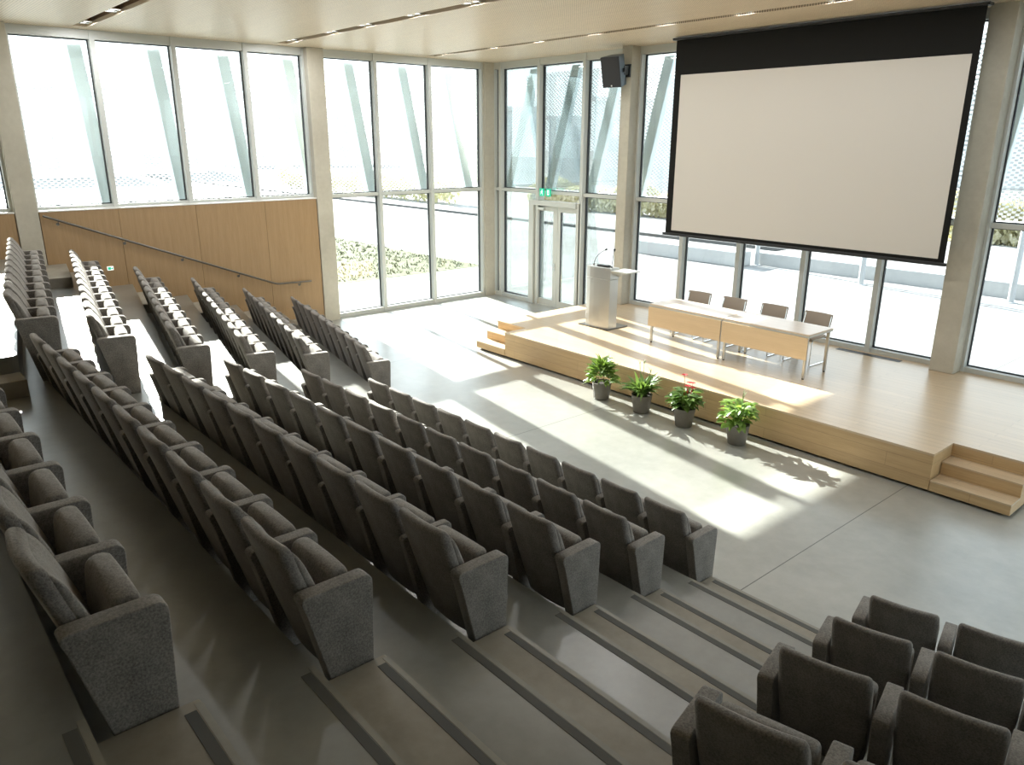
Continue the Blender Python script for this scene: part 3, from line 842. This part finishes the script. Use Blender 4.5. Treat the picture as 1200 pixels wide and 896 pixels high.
def arm_mesh(xc, th):
    poly = fillet([(.150, .0), (.362, .0), (.388, .68), (-.022, .68), (.010, .585)], [0, .012, .055, .035, .03], 4)
    bm = bmesh.new(); extrude_yz(bm, poly, xc - th / 2, xc + th / 2)
    return bm

def build_seat_part(name, bm, mat, bev=0):
    o = link(name, bm, mat, None, smooth=True)
    return o.data, o

TMP = []
sh, cu, se = make_seat_meshes()
def mesh_only(name, bm, mat, bevel=0, seg=2, ang=.9):
    o = link(name, bm, mat, None, bevel=bevel, seg=seg); smooth_angle(o, ang); me = o.data
    bpy.data.objects.remove(o); return me
ME = dict(shell=mesh_only('back_shell', sh, M['shell'], ang=1.3), back=mesh_only('backrest', cu, M['fabric'], ang=1.3), seat=mesh_only('seat', se, M['fabric'], ang=1.3))
ARM = {}
def arm(gap_c, th, key):
    if key not in ARM:
        ARM[key] = mesh_only('armrest', arm_mesh(gap_c, th), M['fabric'], bevel=.016, seg=3, ang=.6)
    return ARM[key]

def make_chair(pitch, left_end=False, right_end=False):
    root = empty('auditorium_seat')
    def ch(n, me):
        o = bpy.data.objects.new(n, me); COL.objects.link(o); o.parent = root; return o
    ch('back_shell', ME['shell']); ch('backrest', ME['back']); ch('seat', ME['seat'])
    gap = pitch - WB
    th = min(.085, gap - .012)
    if left_end: ch('armrest', arm(-.058, .092, 'le'))
    else: ch('armrest', arm(-gap / 2, th, 'l%.3f' % pitch))
    if right_end: ch('armrest', arm(WB + .058, .092, 're'))
    return root

onum = ordn
rowname = ['front row', 'second row', 'third row', 'fourth row', 'fifth row', 'back row']
def corners(p, a):
    c, s = math.cos(a), math.sin(a)
    return [(p[0] + c * x - s * y, p[1] + s * x + c * y, p[2] + z) for x in (-.1, .6) for y in (-.08, .4) for z in (.35, .9)]

proto = {}
def seat_at(pos, ang, pitch, le, re, label, group, check=False, pad=0):
    if check and not in_frame(corners(pos, ang), pad): return False
    key = (round(pitch, 3), le, re)
    if key not in proto:
        o = make_chair(pitch, le, re); proto[key] = o
    else:
        o = copy_tree(proto[key])
    o.location = pos; o.rotation_euler = (0, 0, ang)
    tag(o, label, 'seat', group)
    return True

NSEAT = 0
# middle block: last seat's back edge fixed by the stair, rows run almost parallel to the stage
MID = [(-9.41, .5665, 10), (-9.36, .5805, 10), (-9.29, .584, 10), (-8.74, .548, 10), (-8.96, .593, 10), (-9.0, .60, 10)]
YOF = [(.06, .10), (.02, .075), (-.02, .09), (-.05, .055), (-.055, .0), (-.06, -.02)]
for k in range(6):
    x0, p, n = MID[k]
    xe = ARX(k) - .105 - WB
    p = (xe - x0) / (n - 1)
    p = round(p, 4)
    for i in range(n):
        x = xe - (n - 1 - i) * p
        t_ = i / (n - 1); y = YR(k) + YOF[k][0] * (1 - t_) + YOF[k][1] * t_
        lab = 'grey tip-up seat, %s from the wide stair, %s of the middle block' % (onum[n - 1 - i], rowname[k])
        if seat_at((x, y, k * r), math.atan2(YOF[k][1] - YOF[k][0], 5.3), p, i == 0, i == n - 1, lab, 'middle block seats, ' + rowname[k], check=(k == 5)): NSEAT += 1
for k in range(6):
    (x0, y0), a, p, n = LROW[k]; a = math.radians(a)
    for i in range(n):
        pos = (x0 + math.cos(a) * p * i, y0 + math.sin(a) * p * i, k * r)
        lab = 'grey tip-up seat, %s from the inner aisle, %s of the window-side block' % (onum[n - 1 - i], rowname[k])
        seat_at(pos, a, p, i == 0, i == n - 1, lab, 'window-side block seats, ' + rowname[k], check=True); NSEAT += 1
RT = [(-2.09, 5.40), (-1.91, 4.40), (-1.735, 3.405), (-1.55, 2.37), (-1.37, 1.38)]
for k in range(4):
    x0, y0 = RT[k]; a = math.radians(13); p = .592
    for i in range(5):
        pos = (x0 + math.cos(a) * p * i, y0 + math.sin(a) * p * i, k * r)
        lab = 'grey tip-up seat, %s past the stair, %s of the block opposite the middle one' % (onum[i], rowname[k])
        if seat_at(pos, a, p, i == 0, False, lab, 'seats beyond the stair, ' + rowname[k], check=True, pad=-6): NSEAT += 1

# ------------------------------------------------------------------ outside: struts, mesh, ground, street
def strut(name, p0, p1, w, d, axis):
    p0 = Vector(p0); p1 = Vector(p1); dirv = (p1 - p0).normalized()
    side = Vector((0, 1, 0)) if axis == 'L' else Vector((1, 0, 0))
    nrm = dirv.cross(side)
    bm = bmesh.new(); loft(bm, [[P + side * (sx * w / 2) + nrm * (sy * d / 2) for sx, sy in ((-1, -1), (1, -1), (1, 1), (-1, 1))] for P in (p0, p1)])
    o = link(name, bm, M['strut'], None, bevel=.008, seg=1); o['kind'] = 'structure'; return o
for y in (-.6, .9, 2.6, 4.13, 5.62, 7.08, 8.6, 10.18, 11.74, 13.2):
    strut('facade_strut', (XL - .22, y, 2.95), (XL - 1.12, y, 6.02), .26, .16, 'L')
for x in (-16.6, -15.0, -13.5, -12.0, -10.42, -8.98, -7.54, -6.1, -4.7, -2.95, -1.5, 0, 1.5, 3.2):
    strut('facade_strut', (x, YB + .22, 2.95), (x, YB + 1.12, 6.02), .28, .14, 'B')
# sloping mesh: own local frame, X along the wall, Y up the slope
def mesh_panel(origin, xdir, ydir, w, h):
    bm = bmesh.new(); bm.faces.new([bm.verts.new(p) for p in ((0, 0, 0), (w, 0, 0), (w, h, 0), (0, h, 0))])
    o = link('facade_mesh', bm, M['mesh']); o['kind'] = 'structure'
    xd = Vector(xdir).normalized(); yd_ = Vector(ydir).normalized(); zd = xd.cross(yd_)
    o.matrix_world = Matrix(((xd.x, yd_.x, zd.x, origin[0]), (xd.y, yd_.y, zd.y, origin[1]), (xd.z, yd_.z, zd.z, origin[2]), (0, 0, 0, 1)))
    return o
hs = math.hypot(.92, 3.0)
mesh_panel((XL - .40, -4, 2.95), (0, 1, 0), (-.92, 0, 3.0), YB + 4.6, hs)
mesh_panel((XL - .40, YB + .50, 2.95), (1, 0, 0), (0, .92, 3.0), 22.3, hs)
struct('facade_ledge', B(((XL - .42, -5, 2.90), (XL - .10, YB + .4, 2.94)), ((XL - .42, YB + .10, 2.90), (5, YB + .85, 2.94))), M['white'])
struct('facade_soffit', B(((XL - 1.0, -5, ZC - .06), (XL - .12, YB + 1.1, ZC + .3)), ((XL - .12, YB + .12, ZC - .06), (5.2, YB + 1.1, ZC + .3))), M['white'])

struct('ground', B(((-260, -120, -.35), (200, 260, -.26))), M['pave'])
struct('ground_apron', B(((-21.4, -20, -.26), (40, 24.8, -.06))), M['pave'])
go = struct('ground_verge', B(((-46, 2, -.26), (-21.4, 17.0, -.05))), M['grass']); tag(go, kind='structure')
# grass tufts on the verge
bm = bmesh.new(); rg = random.Random(4)
for i in range(2600):
    x = rg.uniform(-40, -21.6); y = rg.uniform(7, 16.9)
    for q in range(3):
        a = rg.uniform(0, 2 * PI); h = rg.uniform(.04, .12); w = .02
        b0 = Vector((x + rg.uniform(-.1, .1), y + rg.uniform(-.1, .1), -.05))
        bm.faces.new([bm.verts.new(b0 + Vector((w * math.cos(a), w * math.sin(a), 0))), bm.verts.new(b0 - Vector((w * math.cos(a), w * math.sin(a), 0))), bm.verts.new(b0 + Vector((rg.uniform(-.08, .08), rg.uniform(-.08, .08), h)))])
tg = link('grass', bm, M['grass']); tag(tg, 'thin dry grass on the verge outside the tall windows', 'grass', kind='stuff')
struct('kerb', B(((-120, 29.8, -.3), (60, 30.1, -.12))), M['kerb'])
tag(link('kerb_bench', B(((-20.3, 23.7, -.06), (-15.4, 24.5, .45))), M['outwall'], bevel=.03), 'long pale concrete bench block on the plaza outside', 'bench')
tag(link('retaining_wall', B(((-15.35, 24.8, -.26), (30, 25.15, .38))), M['outwall'], bevel=.02), 'low pale concrete retaining wall across the far side of the plaza', 'wall', kind='structure')
struct('ground_terrace', B(((-15.35, 25.15, -.26), (60, 60, .30))), M['pave'])
for (x, y, lb) in ((-15.25, 24.62, 'white lamp post by the end of the pale bench outside'), (-10.97, 23.7, 'white lamp post on the plaza behind the middle of the screen'), (-6.95, 24.15, 'white lamp post outside, seen beyond the concrete column by the screen')):
    o = tag(empty('lamp_post', (x, y, -.06)), lb, 'lamp post', 'lamp posts on the plaza')
    bm = bmesh.new(); tube(bm, [(0, 0, 0), (0, 0, 5.2)], .085, 16); smooth_angle(link('post', bm, M['pole'], o))
    bm = bmesh.new(); tube(bm, [(0, 0, 0), (0, 0, .02)], .16, 16); link('base_plate', bm, M['pole'], o)
    bm = bmesh.new(); box(bm, (-.5, -.12, 5.2), (.2, .12, 5.3)); link('lamp_head', bm, M['pole'], o, bevel=.02)
# hedge of dry leaves far behind
def hedge(name, x0, x1, y, h, label, seed, n):
    bm = bmesh.new(); rg = random.Random(seed)
    for i in range(n):
        x = rg.uniform(x0, x1); zz = rg.random() ** .7 * h * (.8 + .25 * math.sin(x * 1.3) * math.sin(x * .37 + 1)); yy = y + rg.uniform(-.7, .7)
        a = rg.uniform(0, PI); s = rg.uniform(.07, .16)
        d1 = Vector((math.cos(a), math.sin(a), rg.uniform(-.5, .5))) * s; d2 = Vector((rg.uniform(-.4, .4), rg.uniform(-.4, .4), 1)) * s
        c = Vector((x, yy, zz - .2))
        bm.faces.new([bm.verts.new(c + d1), bm.verts.new(c + d2), bm.verts.new(c - d1), bm.verts.new(c - d2)])
    o = link(name, bm, M['hedge']); tag(o, label, 'hedge'); return o
hedge('hedge', -42, -14, 38, 1.9, 'long dry beige hedge across the street behind the lectern', 1, 16000)
hedge('hedge', -13, 6, 35, 2.6, 'tall dry hedge behind the low wall, seen past the right column', 2, 15000)
hedge('hedge', -75, -46, 34, 2.0, 'distant hedge across the street beyond the grass verge', 3, 5000)

def building(name, az0, az1, dist, h, label, m, floors=3, seed=1, depth=16):
    """a far block facing the viewer, between two bearings"""
    a0, a1 = math.radians(az0), math.radians(az1)
    p0 = Vector((math.sin(a0), math.cos(a0), 0)) * dist; p1 = Vector((math.sin(a1), math.cos(a1), 0)) * dist
    u = (p1 - p0); w = u.length; u.normalize(); v = Vector((0, 0, 1)).cross(u)
    if v.dot(p0) < 0: v = -v
    o = tag(empty(name, (p0.x, p0.y, -.3), math.atan2(u.y, u.x)), label, 'building')
    sgn = 1 if v.dot(Vector((-u.y, u.x, 0))) > 0 else -1
    y0, y1 = (0, depth) if sgn > 0 else (-depth, 0)
    link('wall', B(((0, y0, 0), (w, y1, h))), m, o)
    link('roof', B(((-.3, y0 - .3, h), (w + .3, y1 + .3, h + .35))), M['outgrey2'], o)
    n = max(2, int(w / 5)); yf = y0 if sgn > 0 else y1
    for f in range(floors):
        for i in range(n):
            xa = (i + .25) * w / n; xb = (i + .75) * w / n; za = (f + .35) * h / floors; zb = (f + .8) * h / floors
            link('window', B(((xa, yf - .06, za), (xb, yf + .06, zb))), M['outwin'], o)
    return o
building('office_block', -84, -75.2, 110, 10.2, 'pale flat roofed block far beyond the clerestory, nearest the side column', M['outgrey'])
building('office_block', -74.6, -70.3, 118, 11.0, 'pale block far beyond the clerestory, the second from the side column', M['outgrey2'])
building('office_block', -69.8, -60, 150, 8.2, 'low pale block far beyond the clerestory, the third from the side column', M['outgrey2'], 2)
building('warehouse', -51.5, -47.2, 80, 7.3, 'grey block seen through the mesh above the glass door', M['outgrey'], 2)
building('warehouse', -46.8, -44.0, 86, 6.6, 'low pale shed seen through the mesh right of the exit sign', M['outgrey2'], 2)
building('apartment_block', -43.6, -36.0, 74, 7.9, 'wide grey block seen through the mesh behind the loudspeaker', M['outgrey'], 3)
building('apartment_block', -24, -6, 95, 9.0, 'wide grey block far behind the screen and right column', M['outgrey'], 3)
o = tag(empty('church_tower', (-41.4, 54.0, -.3)), 'square grey tower with battlements seen beside the projection screen', 'tower')
link('tower_body', B(((-1.0, -1.0, 0), (1.0, 1.0, 9.0))), M['outgrey'], o)
bm = bmesh.new()
for i in range(4):
    for j in range(4):
        if i in (0, 3) or j in (0, 3): box(bm, (-1.0 + i * .56, -1.0 + j * .56, 9.0), (-.68 + i * .56, -.68 + j * .56, 9.55))
link('battlement', bm, M['outgrey'], o)

# ------------------------------------------------------------------ light
w = bpy.data.worlds.new('world'); S.world = w; w.use_nodes = True
nt = w.node_tree; bg = nt.nodes['Background']
tc = nt.nodes.new('ShaderNodeTexCoord'); sx = nt.nodes.new('ShaderNodeSeparateXYZ'); L(nt, tc.outputs['Generated'], sx.inputs[0])
cr = ramp(nt, sx.outputs['Z'], [(.0, (.90, .96, 1.0)), (.5, (.76, .88, 1.0))])
L(nt, cr, bg.inputs['Color']); bg.inputs['Strength'].default_value = 1.75
sd = bpy.data.lights.new('sun', 'SUN'); sun = bpy.data.objects.new('sun', sd); COL.objects.link(sun)
E_, AZ = math.radians(23.4), math.radians(-8.8)
d = Vector((math.cos(AZ) * math.cos(E_), math.sin(AZ) * math.cos(E_), -math.sin(E_)))
sun.rotation_euler = d.to_track_quat('-Z', 'Y').to_euler()
sd.energy = 21; sd.angle = math.radians(.6); sd.color = (1.0, .975, .93)

S.view_settings.view_transform = 'Standard'; S.view_settings.look = 'None'
S.view_settings.exposure = 1.0; S.view_settings.gamma = 1.0; S.view_settings.use_curve_mapping = False
S.cycles.use_denoising = True
S.cycles.max_bounces = 10; S.cycles.diffuse_bounces = 6; S.cycles.glossy_bounces = 4; S.cycles.transparent_max_bounces = 24
S.cycles.sample_clamp_indirect = 8.0
S.cycles.caustics_reflective = False; S.cycles.caustics_refractive = False
